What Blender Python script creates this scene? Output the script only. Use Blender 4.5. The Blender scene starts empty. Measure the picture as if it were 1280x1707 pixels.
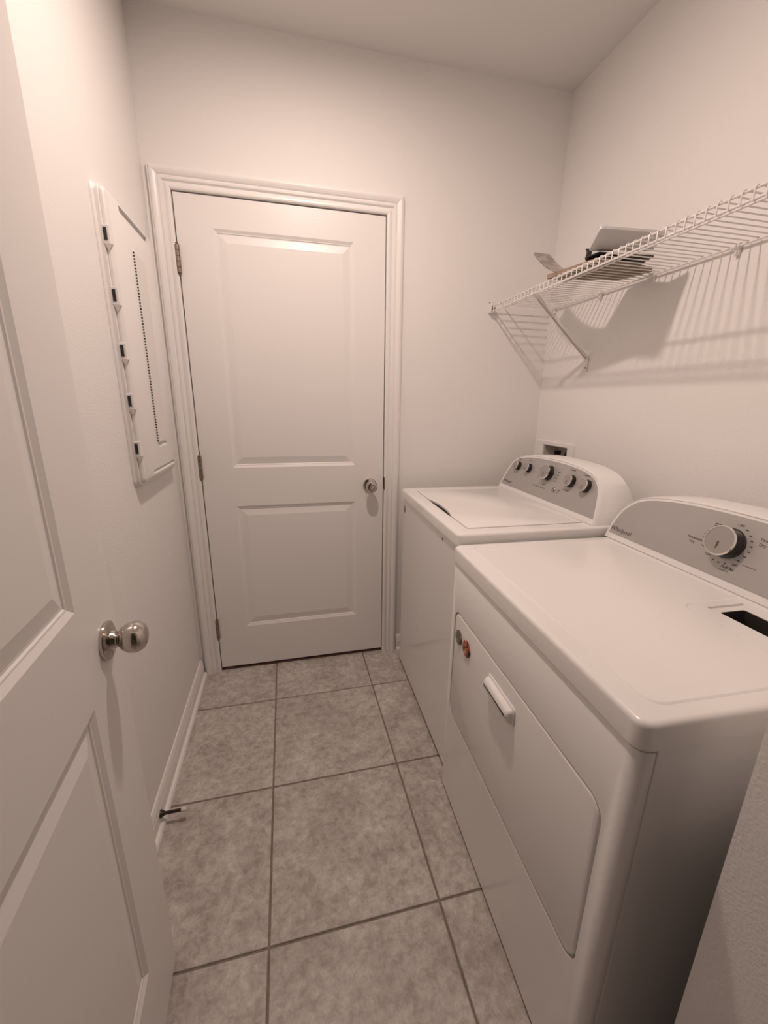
import bpy, bmesh, math, random
from mathutils import Vector, Matrix

random.seed(7)
scene = bpy.context.scene
col = scene.collection

# ------------------------------------------------------------------ camera
cam_data = bpy.data.cameras.new('camera')
cam = bpy.data.objects.new('camera', cam_data)
col.objects.link(cam)
cam_data.sensor_fit = 'HORIZONTAL'
cam_data.sensor_width = 36.0
cam_data.lens = 36.0 * 679.6 / 1280.0
cam_data.clip_start = 0.02
CP = Vector((0.4563, -1.892, 1.306))
pitch, yaw, roll = -0.2645, 0.2354, 0.0124
fw = Vector((math.sin(yaw) * math.cos(pitch), math.cos(yaw) * math.cos(pitch), math.sin(pitch)))
rt = Vector((math.cos(yaw), -math.sin(yaw), 0.0))
up = rt.cross(fw)
r2 = math.cos(roll) * rt + math.sin(roll) * up
u2 = -math.sin(roll) * rt + math.cos(roll) * up
cam.matrix_world = Matrix(((r2.x, u2.x, -fw.x, CP.x), (r2.y, u2.y, -fw.y, CP.y), (r2.z, u2.z, -fw.z, CP.z), (0, 0, 0, 1)))
scene.camera = cam

# ------------------------------------------------------------------ world, exposure
world = bpy.data.worlds.new('world')
scene.world = world
world.use_nodes = True
world.node_tree.nodes['Background'].inputs[0].default_value = (1.0, 0.85, 0.75, 1)
world.node_tree.nodes['Background'].inputs[1].default_value = 0.02
vs = scene.view_settings
vs.view_transform = 'Standard'
vs.look = 'None'
vs.exposure = 0.0
vs.gamma = 1.0
vs.use_curve_mapping = False

LAMP = Vector((0.615, -0.84, 2.577))
LAMP_STRENGTH = 955.0
LAMP_COLOR = (1.0, 0.79, 0.685)

# ------------------------------------------------------------------ materials
def mat(name, color, rough=0.5, metal=0.0, spec=0.5, coat=0.0, noise=None, bump=None):
    m = bpy.data.materials.new(name)
    m.use_nodes = True
    nt = m.node_tree
    b = nt.nodes['Principled BSDF']
    b.inputs['Base Color'].default_value = (*color, 1)
    b.inputs['Roughness'].default_value = rough
    b.inputs['Metallic'].default_value = metal
    b.inputs['Specular IOR Level'].default_value = spec
    b.inputs['Coat Weight'].default_value = coat
    b.inputs['Coat Roughness'].default_value = 0.06
    tc = nt.nodes.new('ShaderNodeTexCoord')
    if noise:
        sc, c2, lo, hi = noise
        n = nt.nodes.new('ShaderNodeTexNoise'); n.inputs['Scale'].default_value = sc; n.inputs['Detail'].default_value = 6
        r = nt.nodes.new('ShaderNodeValToRGB')
        r.color_ramp.elements[0].position = lo; r.color_ramp.elements[0].color = (*color, 1)
        r.color_ramp.elements[1].position = hi; r.color_ramp.elements[1].color = (*c2, 1)
        nt.links.new(tc.outputs['Object'], n.inputs['Vector'])
        nt.links.new(n.outputs['Fac'], r.inputs['Fac'])
        nt.links.new(r.outputs['Color'], b.inputs['Base Color'])
    if bump:
        sc, st, dist = bump
        n = nt.nodes.new('ShaderNodeTexNoise'); n.inputs['Scale'].default_value = sc; n.inputs['Detail'].default_value = 3
        bp = nt.nodes.new('ShaderNodeBump'); bp.inputs['Strength'].default_value = st; bp.inputs['Distance'].default_value = dist
        nt.links.new(tc.outputs['Object'], n.inputs['Vector'])
        nt.links.new(n.outputs['Fac'], bp.inputs['Height'])
        nt.links.new(bp.outputs['Normal'], b.inputs['Normal'])
    return m

def tile_material():
    m = bpy.data.materials.new('stone_look_tile'); m.use_nodes = True
    nt = m.node_tree; b = nt.nodes['Principled BSDF']; L = nt.links
    geo = nt.nodes.new('ShaderNodeNewGeometry')
    info = nt.nodes.new('ShaderNodeObjectInfo')
    add = nt.nodes.new('ShaderNodeVectorMath'); add.operation = 'MULTIPLY_ADD'
    comb = nt.nodes.new('ShaderNodeCombineXYZ')
    L.new(info.outputs['Random'], comb.inputs[0]); L.new(info.outputs['Random'], comb.inputs[1]); L.new(info.outputs['Random'], comb.inputs[2])
    L.new(comb.outputs[0], add.inputs[0]); add.inputs[1].default_value = (37, 19, 5); L.new(geo.outputs['Position'], add.inputs[2])
    def ns(scale, detail, rough=0.6, dist=0.0):
        n = nt.nodes.new('ShaderNodeTexNoise'); n.inputs['Scale'].default_value = scale; n.inputs['Detail'].default_value = detail
        n.inputs['Roughness'].default_value = rough; n.inputs['Distortion'].default_value = dist
        L.new(add.outputs[0], n.inputs['Vector']); return n
    n1 = ns(8.0, 12, 0.68, 0.15); n2 = ns(42, 12, 0.74, 0.3); n3 = ns(120, 4, 0.6)
    r1 = nt.nodes.new('ShaderNodeValToRGB'); e = r1.color_ramp.elements
    e[0].position = .40; e[0].color = (.42, .385, .365, 1); e[1].position = .60; e[1].color = (.55, .515, .495, 1)
    r2_ = nt.nodes.new('ShaderNodeValToRGB'); e = r2_.color_ramp.elements
    e[0].position = .38; e[0].color = (.74, .72, .70, 1); e[1].position = .64; e[1].color = (1.22, 1.21, 1.20, 1)
    mx = nt.nodes.new('ShaderNodeMix'); mx.data_type = 'RGBA'; mx.blend_type = 'MULTIPLY'; mx.inputs[0].default_value = 1.0
    L.new(n1.outputs['Fac'], r1.inputs['Fac']); L.new(n2.outputs['Fac'], r2_.inputs['Fac'])
    L.new(r1.outputs['Color'], mx.inputs[6]); L.new(r2_.outputs['Color'], mx.inputs[7])
    L.new(mx.outputs[2], b.inputs['Base Color'])
    b.inputs['Roughness'].default_value = .42
    bp = nt.nodes.new('ShaderNodeBump'); bp.inputs['Strength'].default_value = .15; bp.inputs['Distance'].default_value = .002
    L.new(n3.outputs['Fac'], bp.inputs['Height']); L.new(bp.outputs['Normal'], b.inputs['Normal'])
    return m

M = {}
M['wall'] = mat('wall_paint', (.835, .82, .805), .62, bump=(170, .34, .0024))
M['ceiling'] = mat('ceiling_paint', (.78, .765, .75), .85, bump=(140, .15, .002))
M['trim'] = mat('white_trim_paint', (.84, .825, .81), .35)
M['door'] = mat('white_door_paint', (.83, .815, .80), .36, bump=(60, .03, .001))
M['grout'] = mat('brown_grout', (.20, .165, .135), .9, noise=(30, (.26, .22, .185), .35, .65), bump=(300, .3, .001))
M['tile'] = tile_material()
M['enamel'] = mat('white_enamel', (.83, .82, .81), .22, coat=.4)
M['enamel_top'] = mat('white_enamel_top', (.84, .825, .81), .24, coat=.35)
M['plastic'] = mat('white_plastic', (.82, .805, .79), .38)
M['panelplastic'] = mat('cream_white_plastic', (.79, .775, .76), .42)
M['panelgrey'] = mat('silver_grey_panel', (.45, .435, .425), .36, metal=.3)
M['knobface'] = mat('brushed_silver', (.36, .34, .33), .40, metal=.3)
M['knobrim'] = mat('bright_silver', (.80, .77, .74), .18, metal=1.0)
M['black'] = mat('black_plastic', (.012, .011, .011), .35)
M['dark'] = mat('hole_shade', (.02, .017, .015), .8)  # shade inside the vent holes and lint slot, put into the colour
M['darkmetal'] = mat('dark_bronze', (.055, .045, .04), .35, metal=.6)
M['ink'] = mat('dark_grey_ink', (.10, .085, .08), .6)
M['inkred'] = mat('red_grey_ink', (.28, .17, .16), .6)
M['nickel'] = mat('polished_nickel', (.56, .52, .48), .14, metal=1.0)
M['hinge'] = mat('aged_nickel', (.30, .25, .215), .38, metal=.9)
M['wire'] = mat('white_vinyl_wire', (.80, .77, .75), .35)
M['bulb'] = bpy.data.materials.new('glowing_frosted_globe')
M['bulb'].use_nodes = True
_nt = M['bulb'].node_tree
for _n in list(_nt.nodes):
    _nt.nodes.remove(_n)
_em = _nt.nodes.new('ShaderNodeEmission'); _em.inputs[0].default_value = (*LAMP_COLOR, 1); _em.inputs[1].default_value = LAMP_STRENGTH
_ou = _nt.nodes.new('ShaderNodeOutputMaterial'); _nt.links.new(_em.outputs[0], _ou.inputs[0])
M['rubber'] = mat('white_rubber', (.72, .69, .66), .6)
M['brownboard'] = mat('brown_board', (.24, .165, .12), .6, noise=(40, (.36, .27, .205), .35, .7))
M['paper'] = mat('grey_printed_paper', (.27, .24, .22), .5, noise=(30, (.45, .41, .38), .4, .6))
M['whiteslab'] = mat('white_gloss_plastic', (.60, .59, .59), .3)
M['boxgrey'] = mat('outlet_box_plastic', (.60, .56, .52), .5)
M['brass'] = mat('dull_brass', (.42, .33, .22), .35, metal=.9)
M['threshold'] = mat('dark_brown_sill', (.075, .04, .032), .5, noise=(25, (.14, .06, .05), .4, .6))
M['badge'] = mat('grey_badge', (.30, .28, .27), .3, metal=.6)
M['gap'] = mat('dark_gap_shade', (.05, .042, .04), .7)  # fills the top seams; the shade of the gap as a dark colour

def magnet_material(name, cols, scale):
    m = bpy.data.materials.new(name); m.use_nodes = True
    nt = m.node_tree; b = nt.nodes['Principled BSDF']
    tc = nt.nodes.new('ShaderNodeTexCoord'); n = nt.nodes.new('ShaderNodeTexNoise'); n.inputs['Scale'].default_value = scale; n.inputs['Detail'].default_value = 1.5
    r = nt.nodes.new('ShaderNodeValToRGB'); r.color_ramp.interpolation = 'EASE'
    els = r.color_ramp.elements
    els[0].position = .36; els[0].color = (*cols[0], 1); els[1].position = .64; els[1].color = (*cols[-1], 1)
    for i, c in enumerate(cols[1:-1]):
        e = els.new(.36 + .28 * (i + 1) / (len(cols) - 1)); e.color = (*c, 1)
    nt.links.new(tc.outputs['Object'], n.inputs['Vector']); nt.links.new(n.outputs['Fac'], r.inputs['Fac']); nt.links.new(r.outputs['Color'], b.inputs['Base Color'])
    b.inputs['Roughness'].default_value = .25
    return m
M['mag_grey'] = magnet_material('grey_green_print', [(.10, .085, .07), (.22, .2, .18), (.13, .11, .09), (.30, .27, .22)], 70)
M['mag_red'] = magnet_material('red_orange_print', [(.02, .008, .012), (.30, .03, .02), (.55, .22, .10), (.10, .01, .01), (.62, .30, .16)], 48)

# ------------------------------------------------------------------ mesh helpers
def obj(name, bm, m, parent=None, smooth=False, loc=None):
    bmesh.ops.recalc_face_normals(bm, faces=bm.faces[:])
    me = bpy.data.meshes.new(name)
    bm.to_mesh(me); bm.free()
    for mm in (m if isinstance(m, (list, tuple)) else [m]):
        me.materials.append(M[mm] if isinstance(mm, str) else mm)
    if smooth:
        me.polygons.foreach_set('use_smooth', [True] * len(me.polygons))
        me.set_sharp_from_angle(angle=math.radians(35))
    o = bpy.data.objects.new(name, me)
    col.objects.link(o)
    if parent: o.parent = parent
    if loc: o.location = loc
    return o

def tag(o, label, cat, group=None, kind=None):
    o['label'] = label; o['category'] = cat
    if group: o['group'] = group
    if kind: o['kind'] = kind
    return o

def empty(name, loc, rz=0.0):
    o = bpy.data.objects.new(name, None); col.objects.link(o)
    o.location = loc; o.rotation_euler = (0, 0, rz)
    o.empty_display_size = .1
    return o

def box(bm, x0, x1, y0, y1, z0, z1, bev=0.0, seg=2):
    r = bmesh.ops.create_cube(bm, size=1.0)
    vs_ = r['verts']
    for v in vs_:
        v.co = Vector((x0 + (v.co.x + .5) * (x1 - x0), y0 + (v.co.y + .5) * (y1 - y0), z0 + (v.co.z + .5) * (z1 - z0)))
    if bev:
        es = list({e for v in vs_ for e in v.link_edges})
        bmesh.ops.bevel(bm, geom=es, offset=bev, segments=seg, profile=.5, affect='EDGES')
    return bm

def B(*a, **k):
    return box(bmesh.new(), *a, **k)

def ring(bm, pts):
    return [bm.verts.new(p) for p in pts]

def bridge(bm, a, b, closed=True):
    n = len(a)
    for i in range(n if closed else n - 1):
        j = (i + 1) % n
        bm.faces.new((a[i], a[j], b[j], b[i]))

def loft(bm, loops, cap0=True, cap1=True):
    rs = [ring(bm, l) for l in loops]
    for a, b in zip(rs, rs[1:]):
        bridge(bm, a, b)
    if cap0: bm.faces.new(rs[0][::-1])
    if cap1: bm.faces.new(rs[-1])
    return bm

def lathe(bm, prof, origin, axis, seg=32, torus=False):
    """prof: list of (radius, distance along axis)"""
    axis = Vector(axis).normalized()
    t = Vector((0, 0, 1)) if abs(axis.z) < .9 else Vector((1, 0, 0))
    u = axis.cross(t).normalized(); v = axis.cross(u)
    o = Vector(origin)
    prev = None
    for r, h in prof:
        if r < 1e-6:
            cur = [bm.verts.new(o + axis * h)]
        else:
            cur = ring(bm, [o + axis * h + (u * math.cos(2 * math.pi * i / seg) + v * math.sin(2 * math.pi * i / seg)) * r for i in range(seg)])
        if prev is not None:
            if len(prev) == 1 and len(cur) > 1:
                for i in range(seg): bm.faces.new((prev[0], cur[i], cur[(i + 1) % seg]))
            elif len(cur) == 1 and len(prev) > 1:
                for i in range(seg): bm.faces.new((prev[(i + 1) % seg], prev[i], cur[0]))
            elif len(cur) > 1:
                bridge(bm, prev, cur)
        else:
            first = cur
            if len(cur) > 1 and not torus: bm.faces.new(cur[::-1])
        prev = cur
    if torus: bridge(bm, prev, first)
    elif len(prev) > 1: bm.faces.new(prev)
    return bm

def tube(bm, pts, r, seg=6):
    pts = [Vector(p) for p in pts]
    prev = None
    for i, p in enumerate(pts):
        d = (pts[min(i + 1, len(pts) - 1)] - pts[max(i - 1, 0)]).normalized()
        t = Vector((0, 1, 0)) if abs(d.y) < .9 else Vector((0, 0, 1))
        u = d.cross(t).normalized(); v = d.cross(u)
        cur = ring(bm, [p + (u * math.cos(2 * math.pi * k / seg) + v * math.sin(2 * math.pi * k / seg)) * r for k in range(seg)])
        if prev: bridge(bm, prev, cur)
        else: bm.faces.new(cur[::-1])
        prev = cur
    bm.faces.new(prev)
    return bm

def rrect(a0, a1, b0, b1, r, n=6):
    """rounded rectangle as list of 2D points"""
    pts = []
    for (ca, cb, s) in ((a1 - r, b0 + r, -90), (a1 - r, b1 - r, 0), (a0 + r, b1 - r, 90), (a0 + r, b0 + r, 180)):
        for k in range(n + 1):
            t = math.radians(s + 90 * k / n)
            pts.append((ca + r * math.cos(t), cb + r * math.sin(t)))
    return pts

def cut(o, cutter_bm):
    """boolean difference baked into the mesh of o"""
    bmesh.ops.recalc_face_normals(cutter_bm, faces=cutter_bm.faces[:])
    me = bpy.data.meshes.new('cutter'); cutter_bm.to_mesh(me); cutter_bm.free()
    c = bpy.data.objects.new('cutter', me); col.objects.link(c)
    mw = o.parent
    c.parent = mw
    md = o.modifiers.new('cut', 'BOOLEAN'); md.operation = 'DIFFERENCE'; md.object = c; md.solver = 'EXACT'
    bpy.context.view_layer.update()
    dg = bpy.context.evaluated_depsgraph_get()
    new = bpy.data.meshes.new_from_object(o.evaluated_get(dg))
    o.modifiers.clear()
    old = o.data; o.data = new; new.name = old.name
    bpy.data.meshes.remove(old)
    bpy.data.objects.remove(c); bpy.data.meshes.remove(me)
    return o

def smooth(o, ang=35):
    o.data.polygons.foreach_set('use_smooth', [True] * len(o.data.polygons))
    o.data.set_sharp_from_angle(angle=math.radians(ang))
    return o

def text_mesh(body, size, shear=0.0, spacing=1.0):
    cu = bpy.data.curves.new('lettering', 'FONT')
    cu.body = body; cu.size = size; cu.extrude = .0002; cu.align_x = 'LEFT'; cu.shear = shear; cu.space_character = spacing
    cu.resolution_u = 3
    t = bpy.data.objects.new('lettering', cu); col.objects.link(t)
    bpy.context.view_layer.update()
    dg = bpy.context.evaluated_depsgraph_get()
    me = bpy.data.meshes.new_from_object(t.evaluated_get(dg))
    bpy.data.objects.remove(t); bpy.data.curves.remove(cu)
    return me

# ------------------------------------------------------------------ room shell
RX, RZ = 1.710, 2.577         # right wall, ceiling
FY = -1.94                    # entry wall
HALL = -5.0  # unseen hall end, set far back so less light bounces onto the dryer
NOOK_Y, NOOK_X = -1.614, 0.983
WT = .12

# floor: grout bed + tiles
fl = obj('floor', B(-.12, RX + .12, HALL - .12, .12, -.08, -.0035), 'grout')
tag(fl, 'grey mottled stone-look floor tiles with brown grout lines', 'floor', kind='structure')
P_T, TX, TY = .4464, .3541, -.2653
G = .0029
for i in range(-1, 4):
    for j in range(-1, 5):
        x0 = max(TX + (i - 0) * P_T + G, 0.0); x1 = min(TX + (i + 1) * P_T - G, RX)
        y1 = min(TY - j * P_T - G, .1); y0 = max(TY - (j + 1) * P_T + G, HALL) if j < 4 else HALL
        if x1 - x0 < .01 or y1 - y0 < .01: continue
        bm = bmesh.new()
        cx, cy = (x0 + x1) / 2, (y0 + y1) / 2
        hx, hy = (x1 - x0) / 2, (y1 - y0) / 2
        e = .0015
        loft(bm, [[(sx * hx, sy * hy, -.008) for sx, sy in ((-1, -1), (1, -1), (1, 1), (-1, 1))],
                  [(sx * hx, sy * hy, -e) for sx, sy in ((-1, -1), (1, -1), (1, 1), (-1, 1))],
                  [(sx * (hx - e), sy * (hy - e), 0) for sx, sy in ((-1, -1), (1, -1), (1, 1), (-1, 1))]])
        obj('tile', bm, 'tile', fl, loc=(cx, cy, 0))

# door numbers
DX0, DX1, DZ0, DZ1 = .0927, .9023, .019, 2.044
OX0, OX1, OZ1 = DX0 - .004, DX1 + .004, DZ1 + .004

def wall_pieces(name, rects, label, m='wall'):
    bm = bmesh.new()
    for r in rects: box(bm, *r)
    return tag(obj(name, bm, m), label, 'wall', kind='structure')

wall_pieces('wall_back', [(-WT, OX0 - .016, 0, WT, 0, RZ), (OX1 + .016, RX + WT, 0, WT, 0, RZ), (OX0 - .016, OX1 + .016, 0, WT, OZ1 + .016, RZ)],
            'off-white textured wall around the closed white door')
wall_pieces('wall_left', [(-WT, 0, HALL, 0, 0, RZ)], 'off-white textured wall behind the electrical panel')
# right wall with the cut-out for the washer outlet box
BY0, BY1, BZ0, BZ1 = -.262, -.078, .96, 1.111
wall_pieces('wall_right', [(RX, RX + WT, HALL, BY0, 0, RZ), (RX, RX + WT, BY1, 0, 0, RZ), (RX, RX + WT, BY0, BY1, 0, BZ0), (RX, RX + WT, BY0, BY1, BZ1, RZ)],
            'off-white textured wall behind the wire shelf and machines')
wall_pieces('wall_front', [(0, .165, FY - WT, FY, 0, RZ), (.165, NOOK_X, FY - WT, FY, 2.06, RZ), (0, RX, HALL - WT, HALL, 0, RZ)],
            'off-white wall around the entry doorway')
wall_pieces('wall_nook', [(NOOK_X, RX, FY - WT, NOOK_Y, 0, RZ)], 'off-white textured wall end beside the dryer at bottom right')
tag(obj('ceiling', B(-WT, RX + WT, HALL - WT, WT, RZ, RZ + .1), 'ceiling'), 'plain off-white ceiling above the laundry room', 'ceiling', kind='structure')

# baseboards
BPROF = [(0, 0), (.026, 0), (.026, .008), (.022, .016), (.0135, .019), (.0135, .052), (.012, .058), (.0105, .063), (.0105, .068), (.007, .080), (.004, .086), (0, .086)]
def baseboard(name, axis, start, end, off, sgn, label):
    bm = bmesh.new()
    if axis == 'y':
        loft(bm, [[(off + sgn * t, s, z) for t, z in BPROF] for s in (start, end)])
    else:
        loft(bm, [[(s, off + sgn * t, z) for t, z in BPROF] for s in (start, end)])
    return tag(obj(name, bm, 'trim'), label, 'baseboard', kind='structure')
baseboard('baseboard_left', 'y', -.02, FY, 0, 1, 'white moulded baseboard along the left wall')
baseboard('baseboard_back', 'x', OX1 + .076, RX - .03, 0, -1, 'white baseboard stub between door casing and washer')
baseboard('baseboard_right', 'y', 0, NOOK_Y, RX, -1, 'white baseboard behind the washer and dryer')

# ------------------------------------------------------------------ door casing (trim) and frame
CPROF = [(0, 0), (0, .007), (.003, .0105), (.008, .0118), (.014, .0112), (.020, .0085), (.024, .0075), (.027, .0110), (.030, .0135), (.036, .0140), (.041, .0115), (.045, .0150), (.052, .0180), (.058, .0195), (.064, .0185), (.067, .0145), (.071, .0135), (.071, 0)]
trim = empty('trim_1', ((OX0 + OX1) / 2, -.001, 0))
tag(trim, 'white moulded casing framing the closed door', 'door trim', kind='structure')
cx0 = (OX0 + OX1) / 2
def casing(stations):
    # stations: list of (x, z, dirx, dirz) : profile offset direction from inner corner
    bm = bmesh.new()
    loft(bm, [[(x + dx * w - cx0, -t + .001, z + dz * w) for w, t in CPROF] for (x, z, dx, dz) in stations])
    return obj('casing_board', bm, 'trim', trim)
casing([(OX0, 0, -1, 0), (OX0, OZ1, -1, 1)])
casing([(OX0, OZ1, -1, 1), (OX1, OZ1, 1, 1)])
casing([(OX1, OZ1, 1, 1), (OX1, 0, 1, 0)])
fr = obj('door_frame', bmesh.new(), 'trim', trim)
bm = bmesh.new()
box(bm, OX0 - .016 - cx0, OX0 - cx0, .001, WT, 0, OZ1); box(bm, OX1 - cx0, OX1 + .016 - cx0, .001, WT, 0, OZ1); box(bm, OX0 - .016 - cx0, OX1 + .016 - cx0, .001, WT, OZ1, OZ1 + .016)
box(bm, OX0 - cx0, OX0 + .012 - cx0, .04, .07, 0, OZ1); box(bm, OX1 - .012 - cx0, OX1 - cx0, .04, .07, 0, OZ1); box(bm, OX0 + .012 - cx0, OX1 - .012 - cx0, .04, .07, OZ1 - .012, OZ1)
bm.to_mesh(fr.data); bm.free()
obj('threshold', B(OX0 - cx0, OX1 - cx0, .004, WT, 0, .008, bev=.002), 'threshold', trim)
bm = bmesh.new(); box(bm, OX1 - cx0 - .0005, OX1 - cx0 + .004, -.0125, .02, .895, .955, bev=.001)
obj('strike_plate', bm, 'hinge', trim)

# ------------------------------------------------------------------ panel doors
PPROF = [(0, 0), (.0095, .0048), (.0125, .0052), (.0150, .0074), (.0185, .0074), (.044, .0022), (.046, .0018)]
def panel_door_mesh(W, H, T, panels):
    """leaf in local x 0..W, z 0..H, front face at y=0 looking to -y, thickness to +y"""
    bm = bmesh.new()
    xs = [0, panels[0][0], panels[0][1], W]
    zs = [0]
    for p in panels: zs += [p[2], p[3]]
    zs += [H]
    for side in (0, 1):
        Y = T if side else 0.0
        sg = -1 if side else 1
        grid = {}
        for i, x in enumerate(xs):
            for k, z in enumerate(zs):
                grid[i, k] = bm.verts.new((x, Y, z))
        for i in range(3):
            for k in range(len(zs) - 1):
                if i == 1 and k % 2 == 1:
                    cur = [grid[1, k], grid[2, k], grid[2, k + 1], grid[1, k + 1]]
                    a0, a1, b0, b1 = xs[1], xs[2], zs[k], zs[k + 1]
                    for w, dp in PPROF[1:]:
                        nx = ring(bm, [(a0 + w, Y + sg * dp, b0 + w), (a1 - w, Y + sg * dp, b0 + w), (a1 - w, Y + sg * dp, b1 - w), (a0 + w, Y + sg * dp, b1 - w)])
                        bridge(bm, cur, nx); cur = nx
                    bm.faces.new(cur)
                else:
                    bm.faces.new((grid[i, k], grid[i + 1, k], grid[i + 1, k + 1], grid[i, k + 1]))
        if side == 0: front = grid
        else: back = grid
    nz = len(zs) - 1
    def strip(keys):
        for a, b in zip(keys, keys[1:]):
            bm.faces.new((front[a], front[b], back[b], back[a]))
    strip([(i, 0) for i in range(4)]); strip([(i, nz) for i in range(4)])
    strip([(0, k) for k in range(nz + 1)]); strip([(3, k) for k in range(nz + 1)])
    return bm

W1 = DX1 - DX0; H1 = DZ1 - DZ0
door1 = empty('door_1', (DX0, 0, DZ0))
tag(door1, 'closed white two-panel door in the far wall', 'door', kind='structure')
obj('door_leaf', panel_door_mesh(W1, H1, .035, [(.130, W1 - .135, .213, .821), (.130, W1 - .135, .996, 1.919)]), 'door', door1)
def hinge(parent, x, y, zc, L=.098):
    bm = bmesh.new()
    r = .0085
    prof = [(0, -L / 2 - .007), (.0045, -L / 2 - .007), (.006, -L / 2 - .004), (.004, -L / 2 - .0005)]
    n = 5
    for k in range(n):
        a = -L / 2 + L * k / n; b = -L / 2 + L * (k + 1) / n
        prof += [(r * .75, a + .0004), (r, a + .0012), (r, b - .0012), (r * .75, b - .0004)]
    prof += [(.004, L / 2 + .0005), (.006, L / 2 + .004), (.0045, L / 2 + .007), (0, L / 2 + .007)]
    lathe(bm, prof, (x, y, zc), (0, 0, 1), 14)
    h = obj('hinge', bm, 'hinge', parent, smooth=True)
    bm = bmesh.new(); box(bm, x - .003, x + .003, y, .02, zc - L / 2, zc + L / 2)
    obj('hinge_leaf', bm, 'hinge', h)
for zc in (1.821, 1.021, .235):
    hinge(door1, -.002, -.0075, zc - DZ0)
# knob of the far door
kz, kx = .918 - DZ0, .8375 - DX0
bm = lathe(bmesh.new(), [(0, 0), (.0325, 0), (.0335, .003), (.031, .0075), (.024, .010), (.013, .011), (.0125, .026), (.016, .030), (.0245, .036), (.0275, .046), (.0270, .056), (.0225, .064), (.013, .0675), (.0105, .0670), (.0100, .0645), (0, .0645)], (kx, 0, kz), (0, -1, 0), 32)
k1 = obj('door_knob', bm, 'nickel', door1, smooth=True)
obj('lock_button', lathe(bmesh.new(), [(0, .060), (.0065, .060), (.0065, .070), (.005, .072), (0, .072)], (kx, 0, kz), (0, -1, 0), 20), 'knobrim', k1, smooth=True)

# open door: free edge at (.137,-1.129), hinged on the entry wall
W2 = .80
ang = math.radians(4.0)
free = Vector((.137, -1.129, .014)); dirv = Vector((math.sin(ang), -math.cos(ang), 0))
hp = free + dirv * W2
# local x runs hinge -> free edge, local -y faces the room (+x)
door2 = empty('door_2', hp, math.atan2(-dirv.y, -dirv.x))
tag(door2, 'white two-panel entry door standing open on the left', 'door', kind='structure')
S2 = .146
def flip_y(bm, T):
    for v in bm.verts: v.co.y = v.co.y
    return bm
obj('door_leaf', panel_door_mesh(W2, H1, .035, [(S2, W2 - S2, .218, .826), (S2, W2 - S2, .992, 1.924)]), 'door', door2)
kx2, kz2 = W2 - .060, .908 - .014
k2 = obj('rose_plate', lathe(bmesh.new(), [(0, 0), (.0325, 0), (.0335, .003), (.0325, .0065), (.028, .0085), (.0165, .0105), (.0145, .016), (0, .016)], (kx2, 0, kz2), (0, -1, 0), 40), 'nickel', door2, smooth=True)
kn = obj('door_knob', lathe(bmesh.new(), [(0, .006), (.0110, .006), (.0110, .018), (.0140, .021), (.0205, .026), (.0258, .0345), (.0272, .043), (.0256, .0515), (.0208, .0585), (.0132, .0625), (.006, .0640), (0, .0642)], (kx2, 0, kz2), (0, -1, 0), 40), 'nickel', door2, smooth=True)
obj('latch_plate', B(W2 - .0002, W2 + .0012, .006, .029, kz2 - .028, kz2 + .028), 'hinge', door2)
for zc in (1.8, 1.02, .22):
    hinge(door2, -.002, -.0055, zc)
# entry door frame post so the hinges have something to sit on
tr2 = obj('trim_2', bmesh.new(), 'trim'); bm = bmesh.new()
box(bm, .165, .183, FY - WT, FY - .004, 0, 2.06); box(bm, NOOK_X - .018, NOOK_X, FY - WT, FY - .004, 0, 2.06); box(bm, .183, NOOK_X - .018, FY - WT, FY - .004, 2.042, 2.06)
bm.to_mesh(tr2.data); bm.free()
tag(tr2, 'white frame of the entry doorway around the camera', 'door trim', kind='structure')

# ------------------------------------------------------------------ electrical / media panel on the left wall
pn = empty('electrical_panel', (0, -.33, 1.04))
tag(pn, 'white plastic utility panel cover mounted on the left wall', 'electrical panel')
def P(y, z): return y + .33, z - 1.04
def rr3(y0, y1, z0, z1, r, x, n=6):
    a, b = P(y0, z0); c_, d_ = P(y1, z1)
    return [(x, u, v) for u, v in rrect(a, c_, b, d_, r, n)]
PY0, PY1, PZ0, PZ1 = -.532, -.125, 1.044, 1.842
bm = loft(bmesh.new(), [rr3(PY0 - .004, PY1 + .004, PZ0 - .004, PZ1 + .004, .024, .0005), rr3(PY0 - .003, PY1 + .003, PZ0 - .003, PZ1 + .003, .024, .004),
                        rr3(PY0, PY1, PZ0, PZ1, .022, .008), rr3(PY0, PY1, PZ0, PZ1, .022, .017), rr3(PY0 + .002, PY1 - .002, PZ0 + .002, PZ1 - .002, .021, .019)])
obj('frame', bm, 'panelplastic', pn, smooth=True)
dy0, dy1, dz0, dz1 = PY0 + .004, PY1 - .004, PZ0 + .012, PZ1 - .006
bm = loft(bmesh.new(), [rr3(dy0, dy1, dz0, dz1, .014, .0195), rr3(dy0, dy1, dz0, dz1, .014, .026), rr3(dy0 + .003, dy1 - .003, dz0 + .003, dz1 - .003, .013, .0305), rr3(dy0 + .010, dy1 - .010, dz0 + .010, dz1 - .010, .012, .0335)])
pd = obj('panel_door', bm, 'panelplastic', pn)
def wedge(y0, y1, zt, h, depth, xs=.0335):
    a, t = P(y0, zt); b, _ = P(y1, zt)
    return loft(bmesh.new(), [[(xs + .004, s, t), (xs - depth, s, t), (xs - depth, s, t - h * .15), (xs + .004, s, t - h)] for s in (a, b)])
cut(pd, wedge(-.437, -.186, 1.826, .032, .009))
cut(pd, wedge(-.437, -.182, 1.082, .018, .009))
cut(pd, wedge(-.347, -.250, 1.160, .020, .006))
smooth(pd, 30)
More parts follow.
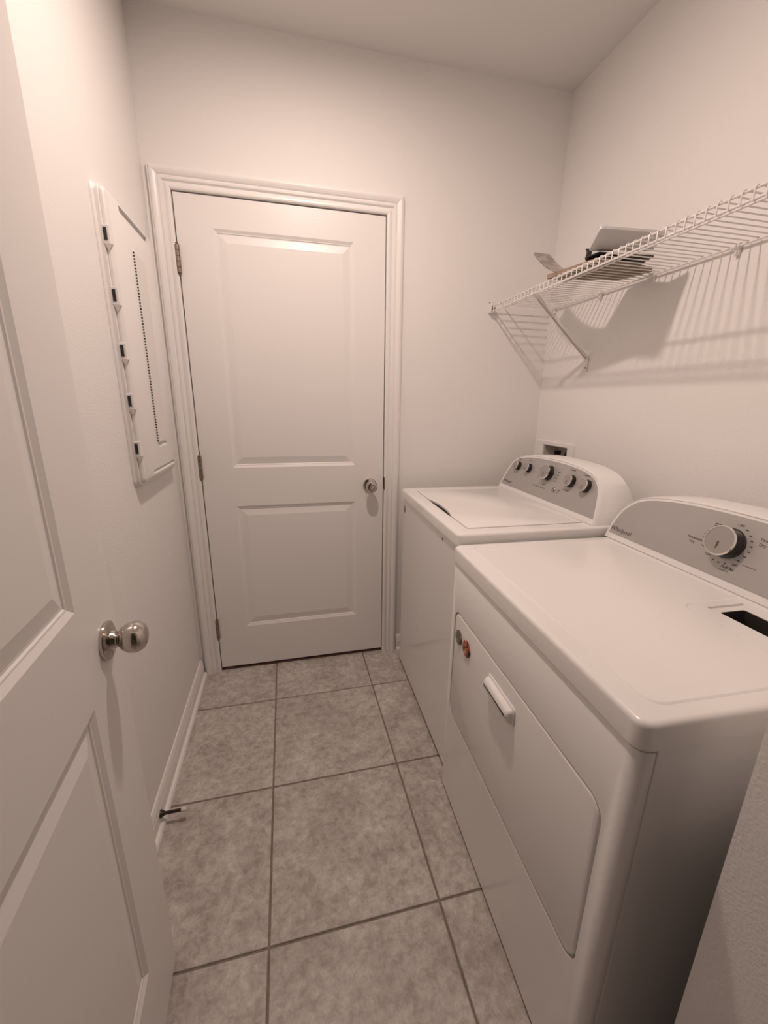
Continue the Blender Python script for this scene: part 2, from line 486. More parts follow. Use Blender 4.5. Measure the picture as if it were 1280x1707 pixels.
# raised rib whose near side carries dark blocks, painted as the shade of vent holes
def rib_loop(z, k):
    ya, zz = P(-.3625, z); yb, _ = P(-.245, z)
    return [(.0325, ya, zz), (.0325 + .0068 * k, ya + .0012, zz), (.0325 + .0060 * k, ya + .012, zz), (.0325 + .0014 * k, yb, zz), (.0325, yb + .002, zz)]
rib = obj('vent_rib', loft(bmesh.new(), [rib_loop(1.742, .25), rib_loop(1.734, 1), rib_loop(1.166, 1), rib_loop(1.1655, .2)]), 'panelplastic', pd)
bm = bmesh.new()
n = 66
for k in range(n):
    z = 1.170 + (1.731 - 1.170) * k / (n - 1)
    yy, zz = P(-.3625 + .0004, z)
    box(bm, .0340, .0380, yy - .0006, yy + .0010, zz - .0021, zz + .0021)
vh = obj('vent_hole_shade_row', bm, 'dark', rib)
vh['kind'] = 'stuff'
# hinge clips
for zc in (1.722, 1.575, 1.434, 1.297, 1.160):
    yy, zz = P(-.5305, zc)
    h = obj('hinge_clip', B(.012, .0315, yy - .0022, yy + .0045, zz - .022, zz + .022, bev=.0012), 'panelplastic', pn)
    obj('slot', B(.0175, .0255, yy - .0035, yy - .0018, zz - .014, zz + .016), 'black', h)  # solid black bar, the shade inside the slot put into its colour
    bm = loft(bmesh.new(), [[(.0165, yy - .003, zz - .022), (.0345, yy - .003, zz - .022), (.0255, yy - .003, zz - .040)], [(.0165, yy + .006, zz - .022), (.0345, yy + .006, zz - .022), (.0255, yy + .006, zz - .040)]])
    obj('wedge', bm, 'boxgrey', h)
for (y, z, r) in ((-.165, 1.492, .0024), (-.164, 1.480, .0015), (-.160, 1.462, .0022)):
    yy, zz = P(y, z)
    obj('latch_hole', lathe(bmesh.new(), [(0, -.001), (r, -.001), (r, .0004), (0, .0004)], (.0335, yy, zz), (1, 0, 0), 10), 'boxgrey', pd)

# ------------------------------------------------------------------ door stop on the baseboard
ds = empty('door_stop', (.0135, -.768, .042))
tag(ds, 'dark metal door stop with white tip on left baseboard', 'door stop')
obj('base', lathe(bmesh.new(), [(0, 0), (.0125, 0), (.0120, .003), (.0085, .008), (.0060, .013), (0, .013)], (0, 0, 0), (1, 0, .02), 20), 'darkmetal', ds, smooth=True)
prof = [(0, .010)]
for k in range(22):
    h = .010 + .052 * k / 21
    prof += [(.0047, h), (.0056, h + .0012)]
prof += [(0, .064)]
obj('spring', lathe(bmesh.new(), prof, (0, 0, 0), (1, 0, .02), 14), 'darkmetal', ds, smooth=True)
obj('tip', lathe(bmesh.new(), [(0, .061), (.0068, .061), (.0072, .066), (.0072, .074), (.0055, .077), (0, .0775)], (0, 0, 0), (1, 0, .02), 16), 'rubber', ds, smooth=True)

# ------------------------------------------------------------------ consoles shared by washer and dryer
TILT = math.radians(18)
def console(root, uc, d0, z0, half, dback, strip, label_parts):
    """half: list of (half width, z) from bottom to top centre; arch-shaped console. Returns face->local mapping"""
    hs = half[:-1]
    out = [(uc - w, z) for w, z in hs] + [(uc, half[-1][1])] + [(uc + w, z) for w, z in hs[::-1]]
    # resample more finely by Catmull-Rom
    def cr(pts, n=4):
        res = []
        for i in range(len(pts) - 1):
            p0 = pts[max(i - 1, 0)]; p1 = pts[i]; p2 = pts[i + 1]; p3 = pts[min(i + 2, len(pts) - 1)]
            for k in range(n):
                t = k / n
                res.append(tuple(.5 * ((2 * p1[j]) + (-p0[j] + p2[j]) * t + (2 * p0[j] - 5 * p1[j] + 4 * p2[j] - p3[j]) * t * t + (-p0[j] + 3 * p1[j] - 3 * p2[j] + p3[j]) * t ** 3) for j in (0, 1)))
        res.append(pts[-1])
        return res
    arch = cr(out)
    zt = half[-1][1]
    def face(u, z, off=0.0):            # point on the tilted face; off = outwards
        d = d0 + (z - z0) * math.tan(TILT)
        return Vector((d - off * math.cos(TILT), -u, z + off * math.sin(TILT)))
    def inset(pts, a, zb):              # shrink towards centre
        zc = z0 + .35 * (zt - z0); w0 = half[0][0]
        res = []
        for i, (u, z) in enumerate(pts):
            p = pts[max(i - 1, 0)]; q = pts[min(i + 1, len(pts) - 1)]
            t = Vector((q[0] - p[0], q[1] - p[1])).normalized(); nrm = Vector((t.y, -t.x))
            res.append((u + nrm.x * a, z + nrm.y * a))
        # clip bottom
        res = [(u, max(z, zb)) for u, z in res]
        return res
    A0 = inset(arch, .0045, z0)         # rim inner
    grow = inset(arch, -.004, z0)
    bm = bmesh.new()
    def back(pts, d, dz): return [Vector((d, -u, z + dz)) for u, z in pts]
    def mixl(a, b, t): return [x.lerp(y, t) for x, y in zip(a, b)]
    F0 = [face(u, z, 0) for u, z in A0]
    F1 = [face(u, z, .002) for u, z in inset(arch, .002, z0)]
    F2 = [face(u, z, -.001) for u, z in arch]
    F3 = [face(u, z, -.007) for u, z in grow]
    Bk = back(inset(arch, .004, z0), dback, -.012)
    Bm = back(grow, (d0 + dback) / 2 + .06, -.001)
    loft(bm, [F0, F1, F2, F3, Bm, Bk])
    obj('console', bm, 'enamel', root, smooth=True)
    # grey face plate
    fp = inset(arch, .0095, z0 + strip)
    bm = bmesh.new()
    loft(bm, [[face(u, z, -.004) for u, z in fp], [face(u, z, .0012) for u, z in fp]])
    plate = obj('control_panel', bm, 'panelgrey', root)
    return face, plate

def face_axes():
    right = Vector((0, -1, 0)); upv = Vector((math.sin(TILT), 0, math.cos(TILT))); nrm = Vector((-math.cos(TILT), 0, math.sin(TILT)))
    return right, upv, nrm

def put_text(name, strings, face, m, parent):
    """strings: (text, u, z, size, shear); one flat mesh of lettering lying on the face"""
    R_, U_, N_ = face_axes()
    bm = bmesh.new()
    for (s, u, z, size, shear) in strings:
        o = face(u, z, .0016)
        if s is None:
            w, h = size
            vs_ = [bm.verts.new(o + R_ * a + U_ * b) for a, b in ((-w / 2, -h / 2), (w / 2, -h / 2), (w / 2, h / 2), (-w / 2, h / 2))]
            bm.faces.new(vs_)
            continue
        me = text_mesh(s, size, shear)
        base = len(bm.verts)
        tmp = bmesh.new(); tmp.from_mesh(me)
        for v in tmp.verts:
            p = v.co.copy(); v.co = o + R_ * p.x + U_ * p.y + N_ * p.z
        t2 = bpy.data.meshes.new('t'); tmp.to_mesh(t2); tmp.free()
        bm.from_mesh(t2); bpy.data.meshes.remove(t2); bpy.data.meshes.remove(me)
    return obj(name, bm, m, parent)

def dial(root, face, u, z, r, h, name='dial'):
    R_, U_, N_ = face_axes()
    o = face(u, z, .0012)
    k = obj(name, lathe(bmesh.new(), [(0, 0), (r * 1.02, 0), (r * 1.02, .003), (r * .98, .0045), (r * .95, h - .004), (0, h - .004)], o, N_, 36), 'black', root, smooth=True)
    obj('cap', lathe(bmesh.new(), [(0, h - .0038), (r * .97, h - .0038), (r * .985, h - .0015), (r * .95, h), (r * .90, h + .0004), (r * .88, h - .0004), (0, h - .0002)], o, N_, 36), ['knobface'], k, smooth=True)
    obj('rim', lathe(bmesh.new(), [(r * .90, h - .0006), (r * .99, h - .0034), (r * 1.0, h - .0016), (r * .955, h + .0006), (r * .905, h + .0006)], o, N_, 36, torus=True), ['knobrim'], k, smooth=True)
    obj('pointer', B(0, .0001, 0, .0001, 0, .0001), 'black', k).data = pointer_mesh(o, N_, U_, r, h)
    return k

def pointer_mesh(o, N_, U_, r, h):
    bm = bmesh.new()
    S_ = N_.cross(U_)
    c0 = o + N_ * (h + .0002)
    lo = [c0 - U_ * (r * .08) + S_ * s * r * .05 for s in (-1, 1)] + [c0 - U_ * (r * .55) + S_ * s * r * .03 for s in (1, -1)]
    loft(bm, [lo, [p + N_ * .0008 for p in lo]])
    bmesh.ops.recalc_face_normals(bm, faces=bm.faces[:])
    me = bpy.data.meshes.new('pointer'); bm.to_mesh(me); bm.free()
    me.materials.append(M['ink'])
    return me

def vr_prism(bm, d0, d1, u0, u1, z0, z1, r, bev=.0):
    """prism with rounded vertical edges, softly bevelled top; in local (d,-u,z)"""
    pl = rrect(d0, d1, -u1, -u0, r, 6)
    loops = [[(x, y, z0) for x, y in pl]]
    if bev:
        loops.append([(x, y, z1 - bev) for x, y in pl])
        for k in (1, 2, 3):
            t = math.radians(30 * k); i = bev * (1 - math.cos(t)); hgt = bev * math.sin(t)
            pi = rrect(d0 + i, d1 - i, -u1 + i, -u0 - i, max(r - i, .001), 6)
            loops.append([(x, y, z1 - bev + hgt) for x, y in pi])
    else:
        loops.append([(x, y, z1) for x, y in pl])
    return loft(bm, loops)

# ------------------------------------------------------------------ washer
th = math.radians(1.5)
wm = empty('washing_machine', (.977, -.105, 0), -th)
tag(wm, 'white top-loading washing machine with five dials beside the door', 'washing machine')
U0, U1 = -.012, .684
obj('cabinet', vr_prism(bmesh.new(), 0, .655, U0, U1, .022, .872, .018), 'enamel', wm, smooth=True)
for (d, u) in ((.04, U0 + .04), (.04, U1 - .04), (.61, U0 + .04), (.61, U1 - .04)):
    obj('foot', lathe(bmesh.new(), [(0, 0), (.02, 0), (.02, .012), (.009, .014), (.009, .024), (0, .024)], (d, -u, 0), (0, 0, 1), 16), 'black', wm)
obj('top_seam', vr_prism(bmesh.new(), .006, .65, U0 + .006, U1 - .006, .871, .878, .016), 'gap', wm)
dk = obj('top_deck', vr_prism(bmesh.new(), -.006, .668, U0 - .006, U1 + .004, .877, .915, .020, .008), 'enamel_top', wm)
LU0, LU1, LD0, LD1 = .064, .632, .050, .470
# recess for the lid and the finger pocket
c = bmesh.new(); loft(c, [[(x, y, .9105) for x, y in rrect(LD0 - .003, LD1 + .003, -LU1 - .003, -LU0 + .003, .010)], [(x, y, .95) for x, y in rrect(LD0 - .003, LD1 + .003, -LU1 - .003, -LU0 + .003, .010)]])
cut(dk, c)
def crescent(z0, z1, depth, grow=0.0):
    a, b = .218 - grow, .484 + grow
    fr_, bk_ = [], []
    n = 14
    for k in range(n + 1):
        t = k / n; u = a + (b - a) * t
        fr_.append((LD0 - .004 - .0, -u))
        bk_.append((LD0 - .003 + depth * math.sin(math.pi * t) ** .7, -u))
    pl = fr_ + bk_[::-1][0:]
    return pl
pl = crescent(0, 0, .024)
c = bmesh.new(); loft(c, [[(x, y, .885) for x, y in pl], [(x, y, .95) for x, y in pl]])
cut(dk, c)
smooth(dk, 40)
lid = obj('lid', loft(bmesh.new(), [[(x, y, .9112) for x, y in rrect(LD0, LD1, -LU1, -LU0, .009)], [(x, y, .9165) for x, y in rrect(LD0, LD1, -LU1, -LU0, .009)], [(x, y, .9180) for x, y in rrect(LD0 + .002, LD1 - .002, -LU1 + .002, -LU0 - .002, .008)]]), 'enamel_top', wm)
n = 14
pl = [(LD0 - .01, -(.218 + .266 * k / n)) for k in range(n + 1)] + [(LD0 - .002 + .016 * math.sin(math.pi * k / n) ** .7, -(.218 + .266 * k / n)) for k in range(n, -1, -1)]
c = bmesh.new(); loft(c, [[(x, y, .88) for x, y in pl], [(x, y, .95) for x, y in pl]])
cut(lid, c); smooth(lid, 35)
pl2 = [(LD0 + .000, -(.222 + .258 * k / n)) for k in range(n + 1)] + [(LD0 + .020 * math.sin(math.pi * k / n) ** .7 + .001, -(.222 + .258 * k / n)) for k in range(n, -1, -1)]
obj('pocket_shade_fill', loft(bmesh.new(), [[(x, y, .8855) for x, y in pl2], [(x, y, .9085) for x, y in pl2]]), 'black', wm)  # black fill painting the shade under the lid edge
WHALF = [(.334, .9155), (.331, .935), (.322, .968), (.307, 1.010), (.286, 1.044), (.247, 1.069), (.182, 1.0835), (.092, 1.0905), (0, 1.092)]
wface, wplate = console(wm, .340, .476, .9155, WHALF, .640, .019, None)
for (u, z, r, h) in ((.112, 1.029, .0195, .020), (.199, 1.032, .0195, .020), (.343, 1.035, .0305, .025), (.489, 1.029, .0230, .021), (.573, 1.027, .0230, .021)):
    dial(wm, wface, u, z, r, h)
R_, U_, N_ = face_axes()
sb = obj('start_button', lathe(bmesh.new(), [(0, 0), (.0105, 0), (.0105, .002), (.009, .0035), (0, .0035)], wface(.412, .981, .0012), N_, 20), 'badge', wm, smooth=True)
put_text('logo_lettering', [('Whirlpool', .034, .9475, .0165, .12)], wface, 'ink', wplate)
leg = [(None, .258 + .0135 * k, .9745, (.0055, .0042), 0) for k in range(1, 8)]
leg += [('Load Size', .094, 1.0575, .0052, 0), ('Soil', .178, 1.062, .0065, 0), ('Options', .462, 1.066, .0085, 0), ('Temperature', .540, 1.060, .0058, 0)]
leg += [(None, .441, .984, (.016, .003), 0), (None, .438, .975, (.012, .002), 0), (None, .475, .993, (.040, .002), 0)]
leg += [(None, .290 - .004 * k, 1.012 + .010 * k, (.018, .0022), 0) for k in range(4)] + [(None, .395 + .003 * k, 1.012 + .012 * k, (.018, .0022), 0) for k in range(4)]
leg += [(None, .588 + .004 * k, 1.048 - .012 * k, (.010, .0022), 0) for k in range(3)] + [(None, .338, .988, (.016, .0022), 0), (None, .306, .986, (.014, .002), 0)]
put_text('printed_legend', leg, wface, 'ink', wplate)['kind'] = 'stuff'
# small badge and screw on the front
bm = lathe(bmesh.new(), [(0, -.001), (.016, -.001), (.016, .0010), (.014, .0016), (0, .0016)], (0, 0, 0), (-1, 0, 0), 24)
for v in bm.verts: v.co.y *= .75; v.co.z *= 1.15; v.co.y += -.033; v.co.z += .828
obj('oval_badge', bm, 'badge', wm, smooth=True)
obj('screw', lathe(bmesh.new(), [(0, -.001), (.006, -.001), (.006, .001), (.004, .002), (0, .002)], (0, -.545, .853), (-1, 0, 0), 14), 'hinge', wm, smooth=True)

# ------------------------------------------------------------------ dryer
th = math.radians(2.3)
dr = empty('clothes_dryer', (.936, -.805, 0), -th)
tag(dr, 'white front-loading clothes dryer with single dial in the foreground', 'clothes dryer')
U0, U1 = .004, .729
ZT = .890
body = obj('cabinet', vr_prism(bmesh.new(), .030, .69, U0 + .001, U1 - .001, .018, .846, .004), 'enamel', dr, smooth=True)
fp = obj('front_panel', bmesh.new(), 'enamel', dr)
# front panel with rounded vertical corners
bm = bmesh.new()
pl = []
r = .022
for k in range(9):
    t = math.radians(180 + 90 * k / 8); pl.append((r + r * math.cos(t), -(U1 - r) + r * math.sin(t)))
pl += [(.0275, -U1), (.0275, -U0)]
for k in range(9):
    t = math.radians(90 + 90 * k / 8); pl.append((r + r * math.cos(t), -(U0 + r) + r * math.sin(t)))
tp = [(x + (.004 if x < .02 else 0), y * 1.0) for x, y in pl]
loft(bm, [[(x, y, .014) for x, y in pl], [(x, y, .838) for x, y in pl], [(x + (.002 if x < .02 else 0), y, .8405) for x, y in pl]])
bmesh.ops.recalc_face_normals(bm, faces=bm.faces[:])
bm.to_mesh(fp.data); bm.free()
def chamfer_corner_rect(u0, u1, z0, z1, r, n=8): return rrect(-u1, -u0, z0, z1, r, n)
DU0, DU1, DZa, DZb = .050, .686, .335, .697
c = bmesh.new(); o2 = chamfer_corner_rect(DU0 - .0048, DU1 + .0048, DZa - .0048, DZb + .0048, .0348)
loft(c, [[(-.02, y, z) for y, z in o2], [(.016, y, z) for y, z in o2]])
cut(fp, c); smooth(fp, 40)
o0 = chamfer_corner_rect(DU0, DU1, DZa, DZb, .030); o1 = chamfer_corner_rect(DU0 + .0015, DU1 - .0015, DZa + .0015, DZb - .0015, .0285); o3 = chamfer_corner_rect(DU0 + .004, DU1 - .004, DZa + .004, DZb - .004, .026)
dd = obj('dryer_door', loft(bmesh.new(), [[(.0155, y, z) for y, z in o0], [(.003, y, z) for y, z in o0], [(.0008, y, z) for y, z in o1], [(-.0004, y, z) for y, z in o3]]), 'enamel', dr, smooth=True)
# handle
def hl(d, g, zt_, zb_): return [(d, y, z) for y, z in rrect(-.425 + g, -.290 - g, zb_ + g * .5, zt_ - g * .5, .009, 5)]
hd = obj('handle', loft(bmesh.new(), [hl(0, 0, .654, .606), hl(-.003, .0, .654, .606), hl(-.005, .003, .651, .608), hl(-.014, .005, .649, .611), hl(-.018, .008, .646, .616), hl(-.020, .012, .643, .620)]), 'enamel', dd, smooth=True)
for (d, u) in ((.05, U0 + .05), (.05, U1 - .05), (.63, U0 + .05), (.63, U1 - .05)):
    obj('foot', lathe(bmesh.new(), [(0, 0), (.022, 0), (.022, .010), (.010, .012), (.010, .020), (0, .020)], (d, -u, 0), (0, 0, 1), 16), 'black', dr)
obj('top_seam', vr_prism(bmesh.new(), .008, .68, U0 + .008, U1 - .008, .840, .849, .016), 'gap', dr)
tpn = obj('top_panel', vr_prism(bmesh.new(), -.003, .695, U0 - .002, U1 + .002, .846, ZT, .022, .009), 'enamel_top', dr)
# raised work surface with a notch around the lint screen
pts = [(.032, .040), (.700, .040), (.700, .352), (.445, .352), (.445, .518), (.032, .518)]
def round_poly(pts, r, n=5):
    out = []
    m_ = len(pts)
    for i in range(m_):
        p = Vector(pts[i]); a = (Vector(pts[i - 1]) - p).normalized(); b = (Vector(pts[(i + 1) % m_]) - p).normalized()
        s = p + a * r; e = p + b * r
        for k in range(n + 1):
            t = k / n
            q_ = (1 - t) ** 2 * s + 2 * t * (1 - t) * p + t * t * e
            out.append((q_.x, q_.y))
    return out
def offs(poly, a):
    out = []
    for i in range(len(poly)):
        p = Vector(poly[i - 1]); q_ = Vector(poly[(i + 1) % len(poly)])
        t = (q_ - p).normalized(); nrm = Vector((-t.y, t.x))
        out.append((poly[i][0] + nrm.x * a, poly[i][1] + nrm.y * a))
    return out
rp = round_poly(pts, .03)
ws = obj('work_surface', loft(bmesh.new(), [[(d, -u, ZT - .004) for u, d in rp], [(d, -u, ZT + .0002) for u, d in rp], [(d, -u, ZT + .0016) for u, d in offs(rp, .0035)]]), 'enamel_top', dr)
smooth(ws, 12)
# lint screen slot
c = bmesh.new(); o2 = rrect(.402, .466, -.690, -.488, .006)
loft(c, [[(x, y, .85) for x, y in o2], [(x, y, .95) for x, y in o2]])
cut(tpn, c)
c = bmesh.new(); o2 = rrect(.397, .492, -.471, -.4635, .0015)
loft(c, [[(x, y, .8855) for x, y in o2], [(x, y, .95) for x, y in o2]])
cut(tpn, c); smooth(tpn, 40)
bm = bmesh.new()
lo_, li_ = rrect(.4022, .4658, -.6898, -.4882, .006), rrect(.4036, .4644, -.6884, -.4896, .005)
rs_ = [ring(bm, [(x, y, z) for x, y in l_]) for l_, z in ((lo_, .850), (lo_, ZT - .001), (li_, ZT - .001), (li_, .850))]
for a_, b_ in ((0, 1), (1, 2), (2, 3), (3, 0)): bridge(bm, rs_[a_], rs_[b_])
obj('lint_slot_shade', bm, 'dark', dr)  # dark sleeve added to paint the slot walls as if in shade
obj('lint_screen', loft(bmesh.new(), [[(x, y, .8485) for x, y in rrect(.401, .467, -.691, -.487, .006)], [(x, y, .852) for x, y in rrect(.401, .467, -.691, -.487, .006)]]), 'black', dr)
DHALF = [(.366, .8905), (.364, .915), (.356, .955), (.338, .993), (.306, 1.022), (.262, 1.040), (.183, 1.0535), (.090, 1.060), (0, 1.062)]
dface, dplate = console(dr, .3605, .524, .8905, DHALF, .692, .0165, None)
dial(dr, dface, .3580, .988, .037, .033)
put_text('logo_lettering', [('Whirlpool', .006, .9170, .0200, .12)], dface, 'ink', dplate)
leg = [('Automatic', .256, .972, .0095, 0), ('Dry', .266, .962, .0090, 0), ('Timed', .415, 1.014, .0095, 0), ('Dry', .418, 1.003, .0095, 0), ('Fluff Air', .366, .932, .0095, 0)]
for k in range(5):
    leg.append((None, .302 + .003 * abs(k - 2.5), .958 + .0095 * k + .006, (.019, .0026), 0))
leg += [(None, .316, 1.023, (.016, .0022), 0), (None, .314, 1.018, (.012, .0022), 0), (None, .375, .927, (.022, .0014), 0)]
for a in (58, 40, 25, 10, -5, -20, -38):
    t = math.radians(a); leg.append((None, .3545 + .052 * math.cos(t), .987 + .047 * math.sin(t), (.006, .0032), 0))
for a in (-70, -88, -104):
    t = math.radians(a); leg.append((None, .3545 + .050 * math.cos(t), .987 + .047 * math.sin(t), (.005, .0032), 0))
leg += [('OFF', .358, 1.031, .0085, 0), ('OFF', .318, .946, .0080, 0), ('OFF', .384, .944, .0080, 0)]
put_text('printed_legend', leg, dface, 'ink', dplate)['kind'] = 'stuff'
R_, U_, N_ = face_axes()
put_text('red_mark', [(None, .422, .953, (.030, .0024), 0)], dface, 'inkred', dplate)

# ------------------------------------------------------------------ magnets on the dryer door
dm = dr.matrix_basis if False else Matrix.Translation((.936, -.805, 0)) @ Matrix.Rotation(-th, 4, 'Z')
def magnet(name, u, z, r, m, label, group):
    bm = lathe(bmesh.new(), [(0, 0), (r, 0), (r, .0025), (r * .92, .0042), (r * .6, .0054), (0, .0058)], (0, 0, 0), (-1, 0, 0), 28)
    o = obj(name, bm, m, smooth=True)
    o.location = dm @ Vector((-.0006, -u, z)); o.rotation_euler = (0, 0, -th)
    return tag(o, label, 'magnet', group)
magnet('round_magnet', .090, .628, .0225, 'mag_grey', 'small round grey magnet on the upper corner of the dryer door', 'magnets on the dryer door')
magnet('round_magnet', .149, .627, .0250, 'mag_red', 'small round red and orange magnet on the dryer door', 'magnets on the dryer door')

# ------------------------------------------------------------------ washer outlet box in the right wall
ob = empty('washer_outlet_box', (RX, -.17, .93))
tag(ob, 'recessed white plastic outlet box in wall behind washing machine', 'outlet box')
def q3(y, z): return y + .17, z - .93
def frame_loop(x, g):
    return [(x, y, z) for y, z in rrect(-.305 + g + .17, -.022 - g + .17, .92 + g - .93, 1.130 - g - .93, .006, 4)]
fo = obj('face_plate', loft(bmesh.new(), [frame_loop(-.0002, 0), frame_loop(-.004, 0), frame_loop(-.006, .003)]), 'plastic', ob)
c = bmesh.new(); box(c, -.05, .05, BY0 + .17, BY1 + .17, BZ0 - .93, BZ1 - .93)
cut(fo, c)
bm = bmesh.new()
t = .003
a0, a1, b0, b1 = BY0 + .17, BY1 + .17, BZ0 - .93, BZ1 - .93
box(bm, .083, .086, a0, a1, b0, b1)
box(bm, 0, .083, a0, a0 + t, b0, b1); box(bm, 0, .083, a1 - t, a1, b0, b1); box(bm, 0, .083, a0 + t, a1 - t, b0, b0 + t); box(bm, 0, .083, a0 + t, a1 - t, b1 - t, b1)
obj('recess', bm, 'boxgrey', ob)
for k, (yy, m_) in enumerate(((-.125, 'brass'), (-.205, 'brass'))):
    ya = yy + .17
    v = obj('valve', lathe(bmesh.new(), [(0, 0), (.011, 0), (.011, .03), (.015, .032), (.015, .055), (.009, .058), (.009, .071), (0, .071)], (.045, ya, b0 + .034), (0, 0, 1), 16), m_, ob, smooth=True)
    obj('valve_handle', B(.028, .064, ya - .006, ya + .006, b0 + .104, b0 + .124, bev=.003), 'black', v)

# ------------------------------------------------------------------ wire shelf
SZ = 1.7375
SX0, SX1 = 1.405, 1.699
SY1, SY0 = -.006, -1.585
sh = empty('wire_shelf', (1.555, -.8, SZ))
tag(sh, 'white ventilated wire shelf mounted on the right wall', 'wire shelf')
OFF = Vector((1.555, -.8, SZ))
def rail(x, z, r):
    obj('rail', tube(bmesh.new(), [Vector((x, SY1, z)) - OFF, Vector((x, SY0, z)) - OFF], r, 8), 'wire', sh, smooth=True)
rail(SX1, SZ - .0045, .0032); rail(SX0 + .003, SZ - .0045, .0030); rail(SX0 + .001, SZ - .0255, .0032); rail(1.472, SZ - .0048, .0028)
wp = [(SX1 + .002, 0, SZ), (SX0 + .012, 0, SZ), (SX0 + .005, 0, SZ + .0006), (SX0 + .0005, 0, SZ - .001), (SX0 - .0025, 0, SZ - .006), (SX0 - .0028, 0, SZ - .030)]
bm = tube(bmesh.new(), [Vector((p[0] - OFF.x, 0, p[2] - OFF.z)) for p in wp], .0019, 6)
w0 = obj('wire', bm, 'wire', sh, smooth=True)
ny = int((SY1 - SY0 - .035) / .0254)
w0.location = (0, -.0066 - .0254 - OFF.y, 0)
for k in range(1, ny + 1):
    w = w0.copy(); col.objects.link(w); w.parent = sh
    w.location = (0, -.0066 - .0254 * (k + 1) - OFF.y, 0)
# wall clips
for y in (-.049, -.345, -.590, -.868, -1.15, -1.43):
    bm = bmesh.new()
    lathe(bm, [(0, -.0085), (.0075, -.0085), (.0075, .0085), (0, .0085)], Vector((SX1 + .0005, y, SZ - .0045)) - OFF, (0, 1, 0), 14)
    p = Vector((RX, y, SZ - .016)) - OFF
    box(bm, p.x - .011, p.x - .0004, p.y - .006, p.y + .006, p.z - .012, p.z + .014, bev=.002)
    lathe(bm, [(0, 0), (.0042, 0), (.0035, .002), (0, .0025)], p + Vector((-.011, 0, -.006)), (-1, 0, 0), 10)
    obj('wall_clip', bm, 'wire', sh)
# diagonal brace
a = Vector((1.412, -.338, SZ - .028)); b = Vector((1.7035, -.312, 1.486))
d = (b - a).normalized(); s_ = d.cross(Vector((0, 0, 1))).normalized(); n_ = s_.cross(d)
def strip_loop(p, w, t): return [p - OFF + s_ * x + n_ * z for x, z in ((-w, t), (-w, 0), (-w + .0015, 0), (-w + .0015, t - .0015), (w - .0015, t - .0015), (w - .0015, 0), (w, 0), (w, t))]
br = obj('support_brace', loft(bmesh.new(), [strip_loop(a, .0072, .010), strip_loop(b, .0072, .010)]), 'wire', sh)
p = Vector((RX - .0032, -.3115, 1.466)) - OFF
obj('brace_foot', B(p.x - .003, p.x + .0028, p.y - .008, p.y + .008, p.z - .026, p.z + .026, bev=.0015), 'wire', br)
obj('brace_screw', lathe(bmesh.new(), [(0, 0), (.0042, 0), (.0035, .002), (0, .0025)], p + Vector((-.003, 0, -.012)), (-1, 0, 0), 12), 'hinge', br)
p = a - OFF
obj('brace_hook', lathe(bmesh.new(), [(0, -.008), (.0056, -.008), (.0056, .008), (0, .008)], p + Vector((-.006, 0, .0026)), (0, 1, 0), 14), 'wire', br)
# end bracket on the far wall
bm = bmesh.new(); q_ = Vector((1.407, 0, SZ - .012)) - OFF
box(bm, q_.x - .016, q_.x + .022, q_.y - .004, q_.y - .0003, q_.z - .021, q_.z + .026, bev=.0012)
box(bm, q_.x - .013, q_.x + .012, q_.y - .024, q_.y - .004, q_.z - .021, q_.z - .0175)
box(bm, q_.x - .013, q_.x - .010, q_.y - .024, q_.y - .004, q_.z - .0175, q_.z + .020)
box(bm, q_.x + .009, q_.x + .012, q_.y - .024, q_.y - .004, q_.z - .0175, q_.z + .004)
eb = obj('end_bracket', bm, 'wire', sh)
for dx, dz in ((-.011, .022), (.018, -.015)):
    obj('bracket_screw', lathe(bmesh.new(), [(0, 0), (.0040, 0), (.0035, .002), (0, .0025)], q_ + Vector((dx, -.004, dz)), (0, -1, 0), 12), 'hinge', eb)

# ------------------------------------------------------------------ things on the shelf
ST = SZ + .0028
bm = bmesh.new()
pl = [(1.400, -.425), (1.445, -.640), (1.690, -.600), (1.660, -.490)]
rpp = round_poly(pl, .008, 3)
bb = obj('brown_board', loft(bmesh.new(), [[(x, y, ST) for x, y in rpp], [(x, y, ST + .013) for x, y in rpp], [(x, y, ST + .014) for x, y in offs(rpp, .001)]]), 'brownboard')
tag(bb, 'flat brown board lying at the bottom of the pile on the wire shelf', 'board')
# curled magazine
mg = empty('magazine', (1.50, -.47, ST + .016))
tag(mg, 'grey magazine with its end curling upward on the wire shelf', 'magazine')
def curl(t):   # t 0..1 along the length, from the near end to the curled far end
    y = -.60 + .34 * t
    z = ST + .0165 + (.0 if t < .35 else .118 * ((t - .35) / .65) ** 1.9)
    return y, z
def sheet(x0, x1, lift, thick, n=18, slope=0.0):
    bm = bmesh.new()
    loops = []
    for k in range(n + 1):
        y, z = curl(k / n)
        z += lift * (k / n)
        sk = -.022 * (k / n)
        loops.append([Vector((x0 + sk, y, z)) - Vector((1.50, -.47, ST + .016)), Vector((x1 + sk, y, z)) - Vector((1.50, -.47, ST + .016)), Vector((x1 + sk, y, z + thick)) - Vector((1.50, -.47, ST + .016)), Vector((x0 + sk, y, z + thick)) - Vector((1.50, -.47, ST + .016))])
    return loft(bm, loops)
obj('back_cover', sheet(1.462, 1.535, 0, .0012), 'ink', mg)
obj('pages', sheet(1.463, 1.534, .0016, .0030), 'paper', mg)
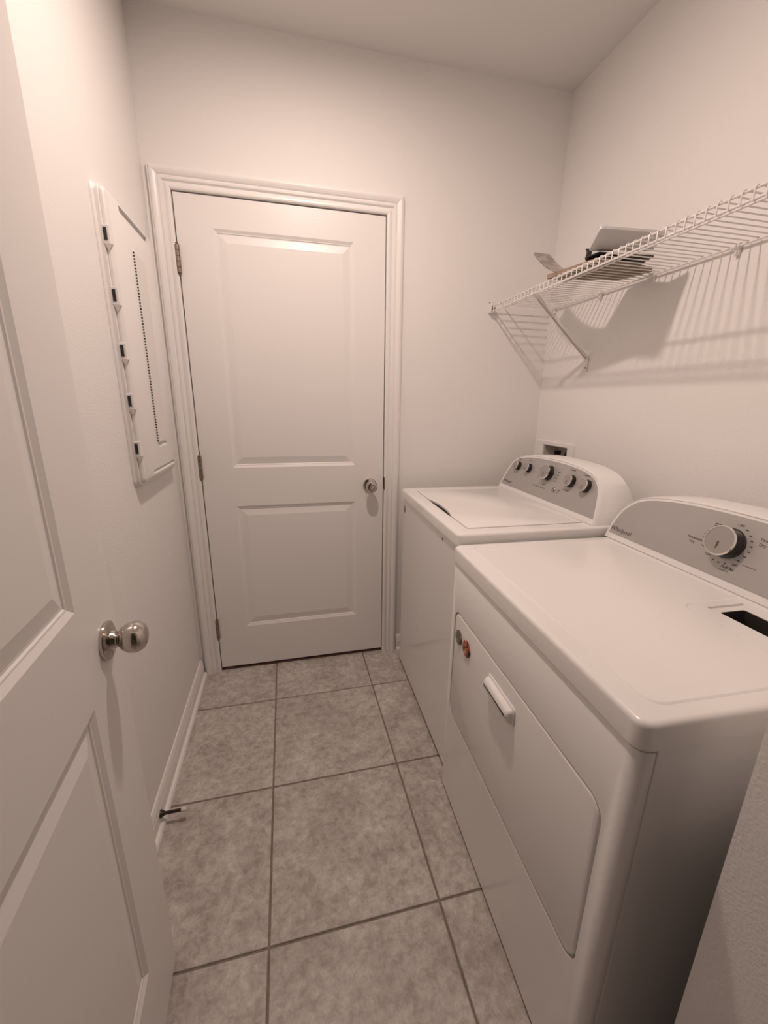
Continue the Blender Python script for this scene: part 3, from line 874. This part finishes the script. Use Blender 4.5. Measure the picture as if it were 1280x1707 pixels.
# black folder with an upturned corner
bm = bmesh.new()
pl = [(1.428, -.588), (1.434, -.645), (1.625, -.664), (1.650, -.580), (1.60, -.55), (1.47, -.55)]
rpp = round_poly(pl, .006, 3)
bf = obj('black_folder', loft(bmesh.new(), [[(x, y, ST + .021) for x, y in rpp], [(x, y, ST + .025) for x, y in rpp]]), 'black')
tag(bf, 'thin black folder under the white tray on the wire shelf', 'folder')
tb = loft(bmesh.new(), [[(1.433, -.592, ST + .024), (1.447, -.592, ST + .024), (1.447, -.584, ST + .024), (1.433, -.584, ST + .024)],
                        [(1.440, -.586, ST + .044), (1.454, -.586, ST + .044), (1.454, -.578, ST + .044), (1.440, -.578, ST + .044)],
                        [(1.438, -.580, ST + .054), (1.464, -.580, ST + .054), (1.464, -.573, ST + .054), (1.438, -.573, ST + .054)]])
obj('upturned_tab', tb, 'black', bf)
# white slab leaning on the pile
C4 = [Vector((1.412, -.625, 1.7695)), Vector((1.606, -.668, 1.772)), Vector((1.588, -.738, 1.797)), Vector((1.372, -.718, 1.797))]
nrm = (C4[1] - C4[0]).cross(C4[3] - C4[0]).normalized()
if nrm.z < 0: nrm = -nrm
def bil(a_, b_): return C4[0] * (1 - a_) * (1 - b_) + C4[1] * a_ * (1 - b_) + C4[2] * a_ * b_ + C4[3] * (1 - a_) * b_
rq = rrect(0, 1, 0, 1, .06, 5)
ri = rrect(.012, .988, .02, .98, .05, 5)
wsl = obj('white_tray', loft(bmesh.new(), [[bil(u, v) for u, v in ri], [bil(u, v) + nrm * .001 for u, v in rq], [bil(u, v) + nrm * .0085 for u, v in rq], [bil(u, v) + nrm * .0098 for u, v in ri]]), 'whiteslab', smooth=True)
tag(wsl, 'white plastic tray tilted on top of the pile on the wire shelf', 'tray')

# ------------------------------------------------------------------ ceiling lamp
lp = empty('ceiling_lamp', (LAMP.x, LAMP.y, RZ))
tag(lp, 'flat round ceiling light with a glowing lens above the floor', 'ceiling lamp')
obj('trim_ring', lathe(bmesh.new(), [(.0405, 0), (.074, 0), (.075, .004), (.070, .012), (.055, .017), (.0425, .018), (.0410, .014), (.0405, .004)], (0, 0, 0), (0, 0, -1), 48, torus=True), 'plastic', lp, smooth=True)
obj('lens', lathe(bmesh.new(), [(0, .004), (.0400, .004), (.0400, .0150), (.034, .0165), (.022, .0175), (0, .0180)], (0, 0, 0), (0, 0, -1), 40), 'bulb', lp, smooth=True)
